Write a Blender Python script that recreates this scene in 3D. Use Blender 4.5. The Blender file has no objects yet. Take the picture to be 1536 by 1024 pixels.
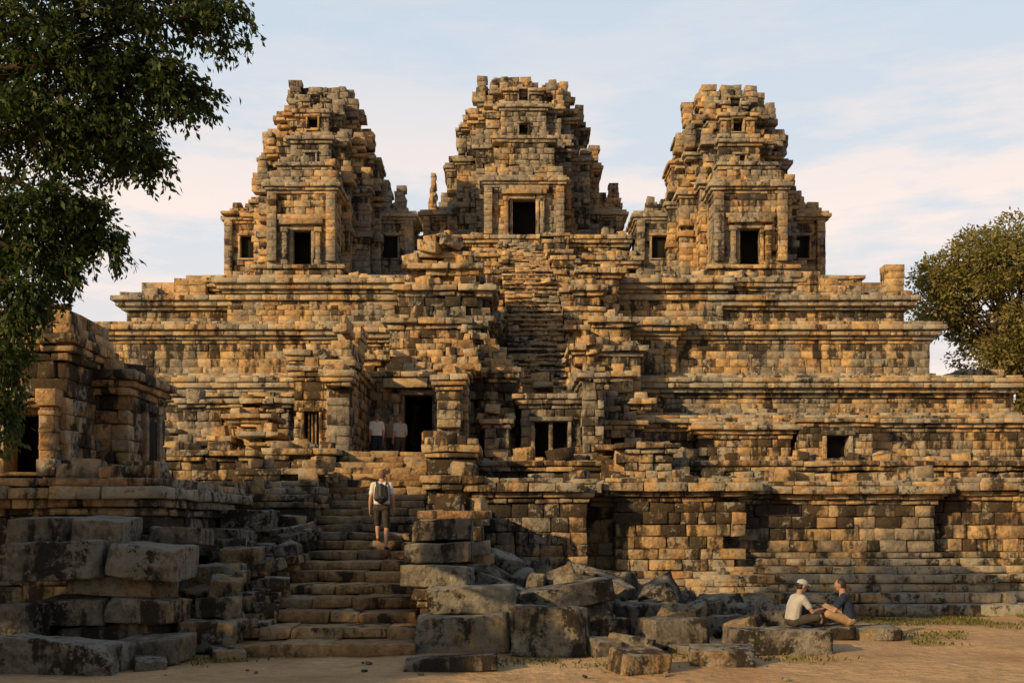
import bpy, math, random, bmesh
import numpy as np
from mathutils import Vector, Matrix, noise
random.seed(7); R=np.random.RandomState(11)
scene=bpy.context.scene
try:
    scene.view_settings.view_transform='Standard'; scene.view_settings.look='None'; scene.view_settings.exposure=0
except Exception as e: print(e)

# ------------------------------------------------------------ materials
class NT:
    def __init__(s,mat):
        mat.use_nodes=True; s.t=mat.node_tree; s.t.nodes.clear()
    def n(s,ty,**k):
        nd=s.t.nodes.new(ty)
        for a,b in k.items(): setattr(nd,a,b)
        return nd
    def l(s,a,b): s.t.links.new(a,b)
    def noise(s,vec,scale,detail=6,rough=.6):
        nd=s.n('ShaderNodeTexNoise'); nd.inputs['Scale'].default_value=scale; nd.inputs['Detail'].default_value=detail; nd.inputs['Roughness'].default_value=rough
        if vec is not None: s.l(vec,nd.inputs['Vector'])
        return nd.outputs['Fac']
    def ramp(s,fac,stops,interp='LINEAR'):
        nd=s.n('ShaderNodeValToRGB'); e=nd.color_ramp.elements; nd.color_ramp.interpolation=interp
        while len(e)<len(stops): e.new(.5)
        for i,(p,c) in enumerate(stops):
            e[i].position=p
            e[i].color=(c,c,c,1) if isinstance(c,(int,float)) else (*c,1)
        s.l(fac,nd.inputs[0]); return nd.outputs[0]
    def mix(s,f,a,b,mode='MIX'):
        nd=s.n('ShaderNodeMixRGB',blend_type=mode)
        for i,v in enumerate((f,a,b)):
            if isinstance(v,(int,float)): nd.inputs[i].default_value=v if i==0 else (v,v,v,1)
            elif isinstance(v,tuple): nd.inputs[i].default_value=(*v,1)
            else: s.l(v,nd.inputs[i])
        return nd.outputs[0]
    def math(s,op,a,b=0.0,clamp=False):
        nd=s.n('ShaderNodeMath',operation=op,use_clamp=clamp)
        for i,v in enumerate((a,b)):
            if isinstance(v,(int,float)): nd.inputs[i].default_value=v
            else: s.l(v,nd.inputs[i])
        return nd.outputs[0]
    def vmul(s,v,t):
        nd=s.n('ShaderNodeVectorMath',operation='MULTIPLY'); s.l(v,nd.inputs[0]); nd.inputs[1].default_value=t; return nd.outputs[0]
    def vadd(s,a,b):
        nd=s.n('ShaderNodeVectorMath',operation='ADD'); s.l(a,nd.inputs[0]); s.l(b,nd.inputs[1]); return nd.outputs[0]
    def out(s,col,rough=.9,bump=None,bstr=.5,bdist=.03,spec=.2):
        b=s.n('ShaderNodeBsdfPrincipled'); b.inputs['Roughness'].default_value=rough
        b.inputs['Specular IOR Level'].default_value=spec
        if isinstance(col,tuple): b.inputs['Base Color'].default_value=(*col,1)
        else: s.l(col,b.inputs['Base Color'])
        if bump is not None:
            bp=s.n('ShaderNodeBump'); bp.inputs['Strength'].default_value=bstr; bp.inputs['Distance'].default_value=bdist
            s.l(bump,bp.inputs['Height']); s.l(bp.outputs[0],b.inputs['Normal'])
        o=s.n('ShaderNodeOutputMaterial'); s.l(b.outputs[0],o.inputs[0]); return b

def stone(name,dk0=.54,li0=.55,gr0=.5,gain=1.0,fine=1.0,updark=.4,lstr=.7,bd=.06):
    m=bpy.data.materials.new(name); t=NT(m)
    pos=t.n('ShaderNodeTexCoord').outputs['Object']
    at=t.n('ShaderNodeAttribute',attribute_name='tint'); sep=t.n('ShaderNodeSeparateColor'); t.l(at.outputs['Color'],sep.inputs[0])
    pb=t.vadd(pos,t.vmul(at.outputs['Color'],(.9,.5,.5)))
    base=t.ramp(sep.outputs[0],[(0,(.37,.225,.115)),(.3,(.48,.315,.155)),(.6,(.56,.38,.185)),(.82,(.51,.36,.20)),(1,(.41,.33,.225))])
    g=t.ramp(t.noise(pos,.28,4),[(gr0-.02,0.0),(gr0+.06,1.0)])
    base=t.mix(t.math('MULTIPLY',g,.82),base,(.235,.225,.195))
    mf=t.noise(pb,3.0*fine,6,.72)
    base=t.mix(1.0,base,t.ramp(mf,[(.34,.5),(.64,1.22)]),'MULTIPLY')
    st=t.noise(t.vmul(pos,(1.9,1.9,.3)),1.0,4,.65)
    cr=t.noise(pb,.8*fine,6,.7)
    s1=t.math('ADD',t.math('MULTIPLY',st,.55),t.math('MULTIPLY',cr,.45))
    s1=t.math('ADD',s1,t.math('MULTIPLY',t.math('SUBTRACT',sep.outputs[1],.5),.08))
    dk=t.ramp(s1,[(dk0,0.0),(dk0+.05,1.0)])
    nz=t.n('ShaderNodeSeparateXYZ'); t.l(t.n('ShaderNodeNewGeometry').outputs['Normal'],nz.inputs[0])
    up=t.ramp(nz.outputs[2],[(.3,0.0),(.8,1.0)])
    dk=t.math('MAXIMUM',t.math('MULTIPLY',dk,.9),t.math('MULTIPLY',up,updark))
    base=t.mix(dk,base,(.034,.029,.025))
    lf=t.noise(pb,2.2*fine,7,.8); lf2=t.noise(pos,.6,2)
    lsum=t.math('ADD',t.math('MULTIPLY',lf,.7),t.math('MULTIPLY',lf2,.3))
    lsum=t.math('ADD',lsum,t.math('MULTIPLY',up,.04))
    lsum=t.math('ADD',lsum,t.math('MULTIPLY',t.math('SUBTRACT',sep.outputs[2],.5),.06))
    li=t.ramp(lsum,[(li0,0.0),(li0+.03,1.0)])
    base=t.mix(t.math('MULTIPLY',li,lstr),base,(.41,.385,.31))
    if gain!=1: base=t.mix(1.0,base,(gain,gain,gain),'MULTIPLY')
    h=t.math('ADD',t.noise(pb,6*fine,5,.75),t.math('MULTIPLY',mf,1.0))
    t.out(base,.95,h,1.0,bd,.08)
    return m
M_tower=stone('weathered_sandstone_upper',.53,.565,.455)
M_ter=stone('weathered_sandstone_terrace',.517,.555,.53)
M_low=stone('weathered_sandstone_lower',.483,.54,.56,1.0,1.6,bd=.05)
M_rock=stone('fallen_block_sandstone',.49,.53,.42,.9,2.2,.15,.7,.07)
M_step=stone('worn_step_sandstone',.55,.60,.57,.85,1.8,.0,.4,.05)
def simple(name,col,rough=.85,sc=30,amt=.25,spec=.2,bd=.004):
    m=bpy.data.materials.new(name); t=NT(m); pos=t.n('ShaderNodeTexCoord').outputs['Object']
    f=t.noise(pos,sc,4); r=t.ramp(f,[(.3,1-amt),(.7,1+amt)])
    t.out(t.mix(1.0,col,r,'MULTIPLY'),rough,f,.4,bd,spec); return m
M_dark=simple('painted_interior_shade',(.014,.012,.010))  # near-black colour stands in for the shade inside doorways and windows

# ------------------------------------------------------------ masonry
TV=[]
for sx in(-1,1):
    for sy in(-1,1):
        for sz in(-1,1):
            for a in range(3): TV.append((sx,sy,sz,a))
def vi(sx,sy,sz,a): return ((sx>0)*4+(sy>0)*2+(sz>0))*3+a
TF=[]
def nrm(f):
    p=[np.array(TV[i][:3],float)*(np.array([1,1,1])-.3*(1-np.eye(3)[TV[i][3]])) for i in f]
    n=np.cross(p[1]-p[0],p[2]-p[0]); c=sum(p)/len(p)
    return f if np.dot(n,c)>0 else f[::-1]
for a in range(3):
    o=[i for i in range(3) if i!=a]
    for s in(-1,1):
        f=[]
        for u,v in((-1,-1),(1,-1),(1,1),(-1,1)):
            q=[0,0,0]; q[a]=s; q[o[0]]=u; q[o[1]]=v; f.append(vi(*q,a))
        TF.append(nrm(f))
for e in range(3):
    o=[i for i in range(3) if i!=e]
    for u in(-1,1):
        for v in(-1,1):
            f=[]
            for s,a in((-1,o[0]),(1,o[0]),(1,o[1]),(-1,o[1])):
                q=[0,0,0]; q[e]=s; q[o[0]]=u; q[o[1]]=v; f.append(vi(*q,a))
            TF.append(nrm(f))
for sx in(-1,1):
    for sy in(-1,1):
        for sz in(-1,1): TF.append(nrm([vi(sx,sy,sz,a) for a in range(3)]))
TVA=np.array(TV); ONE=np.eye(3)[TVA[:,3]]; SG=TVA[:,:3].astype(float)
FL=np.concatenate([np.array(f) for f in TF]); FN=np.array([len(f) for f in TF])
CI=np.arange(24)//3
def mesh_from(name,V,loops,counts,mat,parent=None,attr=None,smooth=False):
    me=bpy.data.meshes.new(name); me.vertices.add(len(V)); me.vertices.foreach_set('co',np.asarray(V,np.float32).ravel())
    me.loops.add(len(loops)); me.loops.foreach_set('vertex_index',np.asarray(loops,np.int32))
    me.polygons.add(len(counts)); st=np.concatenate([[0],np.cumsum(counts)[:-1]])
    me.polygons.foreach_set('loop_start',st.astype(np.int32)); me.polygons.foreach_set('loop_total',np.asarray(counts,np.int32))
    if smooth: me.polygons.foreach_set('use_smooth',np.ones(len(counts),bool))
    me.update(calc_edges=True)
    if attr is not None:
        a=me.attributes.new('tint','FLOAT_COLOR','POINT'); a.data.foreach_set('color',np.asarray(attr,np.float32).ravel())
    me.materials.append(mat); ob=bpy.data.objects.new(name,me); scene.collection.objects.link(ob)
    if parent: ob.parent=parent
    return ob
def empty(name):
    e=bpy.data.objects.new(name,None); scene.collection.objects.link(e); return e
def rot3(rx,ry,rz): return np.array(Matrix.Rotation(rz,3,'Z')@Matrix.Rotation(ry,3,'Y')@Matrix.Rotation(rx,3,'X'))
CHS=.45; JS=.65; BIAS=[0,0]
class Mas:
    def __init__(s): s.c=[];s.s=[];s.r=[];s.ch=[];s.j=[];s.b=[]
    def add(s,c,sz,rot=None,ch=.03,j=.015):
        s.c.append(c); s.s.append(sz); s.r.append(np.eye(3) if rot is None else rot3(*rot)); s.ch.append(ch*CHS); s.j.append(j*.75); s.b.append((0,BIAS[0],BIAS[1]))
    def box(s,x0,x1,y0,y1,z0,z1,ch=.02,j=.0):
        s.add(((x0+x1)/2,(y0+y1)/2,(z0+z1)/2),(x1-x0,y1-y0,z1-z0),None,ch,j)
    def build(s,name,mat,parent=None):
        n=len(s.c); c=np.array(s.c,float); h=np.array(s.s,float)/2; r=np.array(s.r); 
        ch=np.minimum(np.array(s.ch),h.min(1)*.4)*R.uniform(.5,1.6,n)
        V=SG[None]*(h[:,None,:]-ch[:,None,None]*(1-ONE)[None])
        jit=R.uniform(-1,1,(n,8,3))*np.array(s.j)[:,None,None]; V=V+jit[:,CI]
        V=np.einsum('nij,nkj->nki',r,V)+c[:,None,:]
        t=R.uniform(0,1,(n,3))+np.array(s.b); at=np.ones((n,24,4)); at[:,:,:3]=t[:,None,:]
        L=(FL[None]+24*np.arange(n)[:,None]).ravel()
        return mesh_from(name,V.reshape(-1,3),L,np.tile(FN,n),mat,parent,at.reshape(-1,4))
U=random.uniform
def row(m,a0,a1,fixed,axis,out,z,h,t=.8,bw=.8,jit=.05,miss=0,holes=(),ch=.03,cj=.02,ero=0):
    jit*=JS; segs=[(a0,a1)]
    for (h0,h1,z0,z1) in holes:
        if z0-.02<=z+h*.5<=z1+.02:
            ns=[]
            for s0,s1 in segs:
                if h1<=s0 or h0>=s1: ns.append((s0,s1)); continue
                if h0-s0>.06: ns.append((s0,h0))
                if s1-h1>.06: ns.append((h1,s1))
            segs=ns
    for s0,s1 in segs:
        a=s0
        while a<s1-1e-3:
            w=bw*U(.55,1.45); b=a+w
            if s1-b<bw*.4: b=s1
            edge=(a==s0 and s0==a0) or (b==s1 and s1==a1)
            if random.random()<miss or (edge and random.random()<ero): a=b; continue
            o=U(-1,1)*jit
            if random.random()<.06: o-=jit*1.8
            hh=h-.010; L=b-a-.012
            cc=fixed+out*(o-t/2)
            rz=U(-.012,.012)
            if axis=='x': m.add(((a+b)/2,cc,z+h/2),(L,t,hh),(U(-.01,.01),U(-.006,.006),rz),ch,cj)
            else: m.add((cc,(a+b)/2,z+h/2),(t,L,hh),(U(-.006,.006),U(-.01,.01),rz),ch,cj)
            a=b
def ring(m,x0,x1,y0,y1,z,h,p=0,sides='FLR',holes=(),**k):
    x0-=p;x1+=p;y0-=p;y1+=p; t=k.get('t',.8)
    if p>.09: k=dict(k); k['bw']=k.get('bw',.8)*1.5; k['jit']=k.get('jit',.05)*.6
    if 'F' in sides: row(m,x0,x1,y0,'x',-1,z,h,holes=holes,**k)
    if 'L' in sides: row(m,y0+t*.9,y1,x0,'y',-1,z,h,**k)
    if 'R' in sides: row(m,y0+t*.9,y1,x1,'y',1,z,h,**k)
def prof(z0,z1,bh=.4,base=(),top=()):
    hb=sum(a for a,_ in base); ht=sum(a for a,_ in top); mid=z1-z0-hb-ht; n=max(1,round(mid/bh)); n=max(n,1)
    hs=[U(.85,1.15) for _ in range(n)]; s=sum(hs); 
    return list(base)+[(q*mid/s,0) for q in hs]+list(top)
def stack(m,x0,x1,y0,y1,z0,pr,sides='FLR',core=True,**k):
    z=z0; zt=z0+sum(a for a,_ in pr)
    if core: 
        i=.4; m.box(x0+i,x1-i,y0+i,y1,z0,zt-.03)
    for i,(h,p) in enumerate(pr):
        if p>.2: BIAS[:]=[0,.9]
        elif p<=.02 and i+1<len(pr) and pr[i+1][1]>.02: BIAS[:]=[.8,-.3]
        elif p<=.02 and i+2<len(pr) and pr[i+2][1]>.02: BIAS[:]=[.35,0]
        else: BIAS[:]=[0,0]
        ring(m,x0,x1,y0,y1,z,h,p,sides,**k); z+=h
    BIAS[:]=[0,0]
    return z
def scat(m,x0,x1,y0,y1,z,n,s0=.3,s1=.8,tilt=.12,pile=.0,gap=None):
    for _ in range(n):
        s=U(s0,s1); sy=s*U(.6,1); sz=s*U(.4,.8); x=U(x0,x1)
        if gap and gap[0]<x<gap[1]: continue
        m.add((x,U(y0,y1),z+sz*.42+U(0,pile)),(s,sy,sz),(U(-tilt,tilt),U(-tilt,tilt),U(-.5,.5)),.05*s,.07*s)
CORN=[(.2,.1),(.18,.25),(.26,.42),(.2,.28)]
BASE=[(.3,.4),(.22,.28),(.22,.12)]
def frame(m,x,z0,w,h,y,th=.22,dep=.3):
    m.box(x-w/2-th,x-w/2,y-.1,y+dep,z0,z0+h); m.box(x+w/2,x+w/2+th,y-.1,y+dep,z0,z0+h)
    m.box(x-w/2-th*1.5,x+w/2+th*1.5,y-.16,y+dep,z0+h,z0+h+th*1.2); m.box(x-w/2-th*1.3,x+w/2+th*1.3,y-.15,y+dep,z0-th*.7,z0)
def window(m,x,z0,w,h,y,th=.14): frame(m,x,z0,w,h,y,th,.35)
def colon(m,x,z0,h,y,r=.16):
    m.box(x-r*1.4,x+r*1.4,y-r*1.4,y+r*1.4,z0,z0+.3); m.box(x-r,x+r,y-r,y+r,z0+.3,z0+h-.3)
    for q in(.3,.5,.7): m.box(x-r*1.2,x+r*1.2,y-r*1.2,y+r*1.2,z0+h*q,z0+h*q+.08)
    m.box(x-r*1.5,x+r*1.5,y-r*1.5,y+r*1.5,z0+h-.3,z0+h)

def tower(name,cx,yc,zb,tiers,arm,porch,topjag,mat=M_tower,horns=(),wz=(2.5,4.1),gable=None):
    e=empty(name); m=Mas(); dd=Mas()
    hw0,zt0=tiers[0]
    ahw,azt,ad=arm; win=[(cx-ahw*.84,cx-ahw*.66,zb+wz[0],zb+wz[1]),(cx+ahw*.66,cx+ahw*.84,zb+wz[0],zb+wz[1])] if wz else []
    stack(m,cx-ahw,cx+ahw,yc-ad,yc+ad,zb,prof(zb,azt,.42,BASE,CORN),'FLR',holes=win,jit=.07,ero=.1)
    for w in win: 
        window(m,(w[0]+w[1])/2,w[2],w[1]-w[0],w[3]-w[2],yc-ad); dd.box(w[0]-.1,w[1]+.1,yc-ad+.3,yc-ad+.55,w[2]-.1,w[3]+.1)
    for sx in(-1,1):
        for q in(.96,.58):
            x=cx+sx*ahw*q; z=zb+.74
            while z<azt-.9: m.add((x,yc-ad-.06,z+.22),(.55,.5,.43),None,.03,.02); z+=.44
    r=azt
    for i in range(3):
        a=ahw-.6-.6*i
        for sx in(-1,1):
            if sx<0: row(m,cx-a,cx-hw0+.3,yc-ad+.3+.3*i,'x',-1,r,.4,t=1.2,miss=.05+.06*i,jit=.12,cj=.05)
            else: row(m,cx+hw0-.3,cx+a,yc-ad+.3+.3*i,'x',-1,r,.4,t=1.2,miss=.05+.06*i,jit=.12,cj=.05)
        m.box(cx-a+.5,cx+a-.5,yc-ad+1.0+.3*i,yc+ad-.5,r,r+.38); r+=.4
    for (dx,hh,w) in horns:
        z=azt-.1; z1=azt+hh
        while z<z1: 
            f=1-.4*(z-azt)/max(hh,.5); m.add((cx+dx+U(-.08,.08),yc-ad+.5,z+.2),(w*f*U(.85,1.15),.8,.41),(0,0,U(-.1,.1)),.04,.05); z+=.4
    z0=zb
    for i,(hw,zt) in enumerate(tiers):
        if zt-z0<1.6: b=[(.25,.12)]; c=[(.22,.1),(.25,.24)]
        else: b=[(.3,.3),(.24,.15)]; c=[(.22,.12),(.24,.3),(.24,.18)]
        er=.1+.08*i; jt=.09+.04*i
        for (fx,fy,dz) in ((1,.48,.6),(.86,.73,.25),(.6,1.03,0)):
            zt_=zt-dz*U(.5,1.3)
            pp=prof(z0,zt_,.42,b,c)
            if i==0 and zt-z0>4:
                k=len(pp)//2; pp[k]=(pp[k][0],.14)
            stack(m,cx-hw*fx,cx+hw*fx,yc-hw*fy,yc+hw*fy,z0,pp,'FLR',jit=jt,ero=er,miss=.014*i,cj=.035)
        if i>0:
            g=hw*.36; yf=yc-hw*1.03-.6; H=zt-z0
            ww=.34
            wh=[(cx-ww,cx+ww,z0+H*.25,z0+H*.25+.9)]
            stack(m,cx-g,cx+g,yf,yf+1.2,z0,prof(z0,zt-.3,.42,b[:1],c[:2]),'FLR',core=False,holes=wh,t=.5,jit=.07,bw=.7,cj=.03)
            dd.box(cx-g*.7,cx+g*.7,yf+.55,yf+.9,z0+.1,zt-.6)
            window(m,cx,wh[0][2],ww*2,.9,yf,.12)
            for sx in(-1,1): stack(m,cx+sx*(hw-.2)-.5,cx+sx*(hw-.2)+.5,yc-g,yc+g,z0,prof(z0,zt-.6,.42,b[:1],c[:2]),'FLR',jit=.1,cj=.03)
        for sx in(-1,1):
            for q,fy in((.93,.48),(.8,.73),(.55,1.03)):
                hh=U(.0,1.3); x=cx+sx*hw*q; z=zt-.15
                while hh>0: m.add((x+U(-.04,.04),yc-hw*fy+.25,z+.2),(U(.5,.95),.8,.41),(0,0,U(-.1,.1)),.04,.05); z+=.41; hh-=.41
        scat(m,cx-hw*.6,cx+hw*.6,yc-hw*1.0,yc-hw*.9,zt-.05,7,.4,.8,.05)
        z0=zt-.05
    hw,zt=tiers[-1]
    for (dx,w,h) in topjag:
        z=zt-.15; ww=w
        while z<zt+h: 
            row(m,cx+dx-ww/2+U(-.15,.15),cx+dx+ww/2+U(-.15,.15),yc-hw*.7+U(-.15,.15),'x',-1,z,.42,t=hw*1.1,bw=.8,miss=.03,jit=.15,cj=.05,ero=.15); z+=.42; ww*=.95
    phw,pzt,pd,dw,dh=porch
    yb=yc-hw0*1.03; yp=yb-pd
    dz=zb+.5
    hole=[(cx-dw/2-.2,cx+dw/2+.2,dz,dz+dh+.15)]
    stack(m,cx-phw,cx+phw,yp,yb,zb,prof(zb,pzt,.42,BASE,CORN),'FLR',core=False,holes=hole,t=.7,jit=.06,ero=.05)
    m.box(cx-phw+.2,cx+phw-.2,yp+.1,yb,dz+dh+1.2,pzt-.05); m.box(cx-phw+.2,cx+phw-.2,yp+.1,yb,zb,dz-.02)
    frame(m,cx,dz,dw,dh,yp,.24,.5)
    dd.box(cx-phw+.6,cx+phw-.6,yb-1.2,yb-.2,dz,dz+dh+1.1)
    for sx in(-1,1): 
        colon(m,cx+sx*(dw/2+.48),dz,dh+.1,yp-.22,.15)
        z=zb+.74
        while z<pzt-.9: m.add((cx+sx*(phw-.25),yp-.15,z+.22),(.6,.5,.43),None,.03,.02); z+=.44
    m.box(cx-dw/2-.8,cx+dw/2+.8,yp-.45,yp+.4,dz+dh+.3,dz+dh+.62,.03,.02)
    m.box(cx-dw/2-.95,cx+dw/2+.95,yp-.32,yp+.4,dz+dh+.64,dz+dh+.95,.03,.02)
    g=phw*.78; gt=zt0-.1 if gable is None else gable
    stack(m,cx-phw*1.0,cx+phw*1.0,yp+.35,yb+.5,pzt,prof(pzt,pzt+.85,.42),'FLR',jit=.12,ero=.25,cj=.04)
    stack(m,cx-g,cx+g,yp+.9,yb+.5,pzt+.8,prof(pzt+.8,max(gt,pzt+1.5),.42,[],[(.24,.12),(.24,.25)]),'FLR',jit=.1,ero=.15,cj=.035,miss=.01)
    scat(m,cx-g,cx+g,yp+.9,yp+1.5,max(gt,pzt+1.5),6,.4,.8,.06)
    m.build('tower_masonry',mat,e); dd.build('tower_interior_shade',M_dark,e)
    return e
tower('temple_tower',-13.6,72,18.4,[(4.45,25.6),(3.8,28.6),(3.05,30.7),(2.1,31.9)],(6.6,24.2,1.5),(2.15,24.4,2.6,1.2,2.3),[(.1,3.0,.8),(.5,2.2,1.1)],horns=((4.6,2.0,1.2),(5.7,1.6,1.0),(-5.9,.4,.9)))
tower('temple_tower',.9,83,22.8,[(6.1,31.4),(4.9,34.9),(4.1,36.5)],(8.1,27.6,2.0),(2.9,27.9,2.8,1.7,2.9),[(-1.0,3.6,1.5),(1.2,4.6,.9),(.0,6.8,.4)],horns=((7.4,2.2,1.2),(6.4,1.3,1.2),(-7.3,2.7,.7),(-6.3,1.2,1.2)),wz=None,gable=31.2)
tower('temple_tower',15.4,72,18.4,[(4.5,25.5),(3.8,28.4),(3.2,30.4),(2.3,31.6)],(6.6,24.2,1.5),(2.3,24.4,2.6,1.3,2.4),[(-1.5,1.0,1.5),(.1,1.8,1.4),(1.6,.9,.5),(0,4.0,.2)],horns=((5.9,.5,1.1),(-5.6,.8,1.0),(4.8,1.2,1.1)))

# ------------------------------------------------------------ pyramid
pyr=empty('temple_pyramid'); m=Mas()
TC=[(.22,.08),(.2,.25),(.3,.5),(.3,.72),(.2,.55)]
m.box(-27,28.6,57,110,0,10.2); m.box(-24,24.4,59.2,108,10,13.9); m.box(-22.6,23.2,61,106,13.8,16.9)
stack(m,-27.5,28.3,56.2,100,5.2,prof(5.2,7.8,.42,[(.35,.9),(.3,.7)],[(.25,.15),(.3,.4)]),'FLR',core=False,jit=.05,bw=1.0)
stack(m,-27.3,28.1,56.4,100,7.8,[(.3,.1),(.3,.45),(.28,.15),(.3,-.15),(.3,-.15),(.25,.0),(.25,.3),(.3,.6),(.25,.7),(.15,.5)],'FLR',core=False,jit=.04,bw=1.0)
stack(m,-24.2,24.4,58.4,100,10.4,prof(10.4,13.9,.42,[(.3,.5),(.25,.25)],TC),'FLR',core=False,jit=.04,bw=.95)
stack(m,6.0,9.5,57.7,60,10.35,prof(10.35,14.0,.42,[(.3,.4),(.25,.2)],TC),'FLR',core=False,jit=.05,bw=.9)
stack(m,-9.5,-3.5,57.7,60,10.35,prof(10.35,13.6,.42,[(.3,.4),(.25,.2)],TC),'FLR',core=False,jit=.06,bw=.9)
stack(m,-23.2,23.6,60.2,100,13.9,prof(13.9,15.8,.4,[(.3,.4)],TC[1:4]),'FLR',core=False,jit=.04,bw=.9)
stack(m,-18.2,17.2,60.6,100,15.5,prof(15.5,17.0,.38,[(.25,.15)],[(.22,.12),(.25,.35),(.28,.5)]),'FLR',core=True,jit=.05,bw=.9)
stack(m,-17,-7,59.7,61,13.9,prof(13.9,16.9,.4,[(.3,.3)],TC),'FLR',core=True,jit=.04,bw=.9)
stack(m,5.6,12.6,59.7,61,13.9,prof(13.9,16.9,.4,[(.3,.3)],TC),'FLR',core=True,jit=.04,bw=.9)
for x0,x1,z,n in((-23.5,-17.5,15.75,8),(17,24,15.75,10),(-17.8,-6,17.0,12),(5.5,17,17.0,16)): scat(m,x0,x1,60.1,61.5,z,n,.4,.9,.06)
for x,z0,h,w in((23.0,15.7,1.9,1.1),(22.0,15.7,.4,.9),(-19.9,15.7,.9,.9),(-18.9,15.7,1.2,1.0),(19.0,15.7,1.0,1.3),(17.9,15.7,1.3,1.3),(20.3,15.7,.8,1.4),(-21.4,15.7,.4,1.3)):
    z=z0
    while z<z0+h: m.add((x+U(-.05,.05),60.6,z+.2),(w*U(.9,1.1),.9,.42),(0,0,U(-.1,.1)),.04,.04); z+=.42
for cx in(-13.6,15.4):
    stack(m,cx-7.3,cx+7.3,65.5,80,16.9,prof(16.9,18.4,.38,[(.3,.3)],[(.25,.2),(.25,.35)]),'FLR',jit=.06,miss=.01)
    stack(m,cx-2.8,cx+2.8,63.8,66,16.9,prof(16.9,18.7,.38,[(.3,.3)],[(.25,.2)]),'FLR',jit=.06)
    scat(m,cx-7.5,cx+7.5,64.5,65.6,17.5,18,.4,1.0)
z=16.9
for i,(w,y) in enumerate(((8.6,68.4),(8.0,70.2),(7.6,72.0))):
    stack(m,.7-w,.7+w,y,90,z,prof(z,z+2.0,.4,[(.3,.35),(.25,.2)],[(.25,.15),(.25,.35),(.3,.5)]),'FLR',jit=.07,miss=.01,ero=.1); z+=2.0
    scat(m,.7-w,.7+w,y-.2,y+1.2,z,22,.3,.9,gap=(-2.2,2.4))
def sx_(y): return np.interp(y,[50.5,56,60,72],[1.35,1.3,.8,.4])
def sz_(y): return np.interp(y,[50.5,59.2,72.8],[8.0,17.2,22.9])
y=50.5; ys=[]
while y<72.8:
    s=.33; sl=(sz_(y+.01)-sz_(y))/.01; ys.append((y,sz_(y))); y+=s/sl
for k,(y,z) in enumerate(ys):
    cx=sx_(y)
    BIAS[:]=[.6,-.4]; row(m,cx-1.55,cx+1.55,y,'x',-1,z-.33,.2,t=1.2,bw=.8,jit=.07,cj=.03)
    BIAS[:]=[-.3,.1]; row(m,cx-1.55,cx+1.55,y-.08,'x',-1,z-.13,.13,t=1.3,bw=.7,jit=.13,cj=.04,miss=.07); BIAS[:]=[0,0]
for k in range(16):
    y=U(51,71); sgn=random.choice((-1,1)); s=U(.3,.6); m.add((sx_(y)+sgn*U(.9,1.5),y-.1,sz_(y)+.1),(s,s*.8,s*.6),(U(-.2,.2),U(-.2,.2),U(-.6,.6)),.03,.04)
for i in range(22):
    y=51.5+i; m.box(sx_(y)-1.6,sx_(y)+1.6,y,y+8 if y<66 else 74,5,sz_(y)-.9)
for sgn in(-1,1):
    y=50.0
    while y<71:
        zt=sz_(y+.3)+U(-.5,.3)+(.45 if sgn>0 else -.1); cx=sx_(y); w=U(1.2,2.2)
        if sgn<0 and y<54: zt-=1
        x0=cx+sgn*1.6; x1=x0+sgn*w; x0,x1=min(x0,x1),max(x0,x1)
        zb=max(5.0,zt-5)
        stack(m,x0,x1,y,y+2.4,zb,prof(zb,zt,.46,[(.3,.2)],[(.26,.12)]),'FLR',jit=.12,ero=.12,miss=.01,cj=.045,bw=.8)
        y+=U(1.2,1.7)
for (x0,x1,y,zt) in ((4.6,6.6,55.5,13.6),(4.4,7.0,54.3,11.8),(3.9,6.2,52.9,10.2),(3.4,7.0,51.6,8.6),(4.0,6.2,57.8,16.9),(3.6,5.0,56.6,15.6)):
    stack(m,x0,x1,y,y+5,5,prof(5,zt,.46,[(.4,.5),(.3,.3)],[(.26,.15),(.3,.4)]),'FLR',jit=.1,ero=.12,miss=.01,cj=.04)
    scat(m,x0,x1,y,y+1,zt,4,.4,.9)
for (x0,x1,y,zb,zt) in ((-6.0,-1.5,49.0,5,12.2),(-5.6,-1.1,49.8,12.2,14.0),(-5.2,-1.8,50.4,14.0,15.2),(-4.6,-2.3,50.8,15.2,15.9),(-7.4,-5.4,50.2,5,10.6),(-1.7,-.3,50.4,5,10.6),(-1.6,-.9,51.2,10.6,12.6),(-.6,.3,49.2,5,8.0),(-3.4,-1.4,48,5,11)):
    stack(m,x0,x1,y,y+4,zb,prof(zb,zt,.46,[(.3,.2)],[(.26,.12),(.28,.35)]),'FLR',jit=.14,ero=.25,miss=.02,cj=.05,bw=.85)
    scat(m,x0,x1,y-.1,y+1,zt,6,.4,.9,.15)
scat(m,-4.4,-2.4,50.2,51.4,15.8,9,.5,1.1,.35,.6)
scat(m,-8,2,46,48.5,4.3,30,.5,1.1,.3,.6)
stack(m,29.5,32.5,66,70,0,prof(0,12.4,.5,[],[]),'FL',jit=.1)
m.build('pyramid_masonry',M_ter,pyr)

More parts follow.
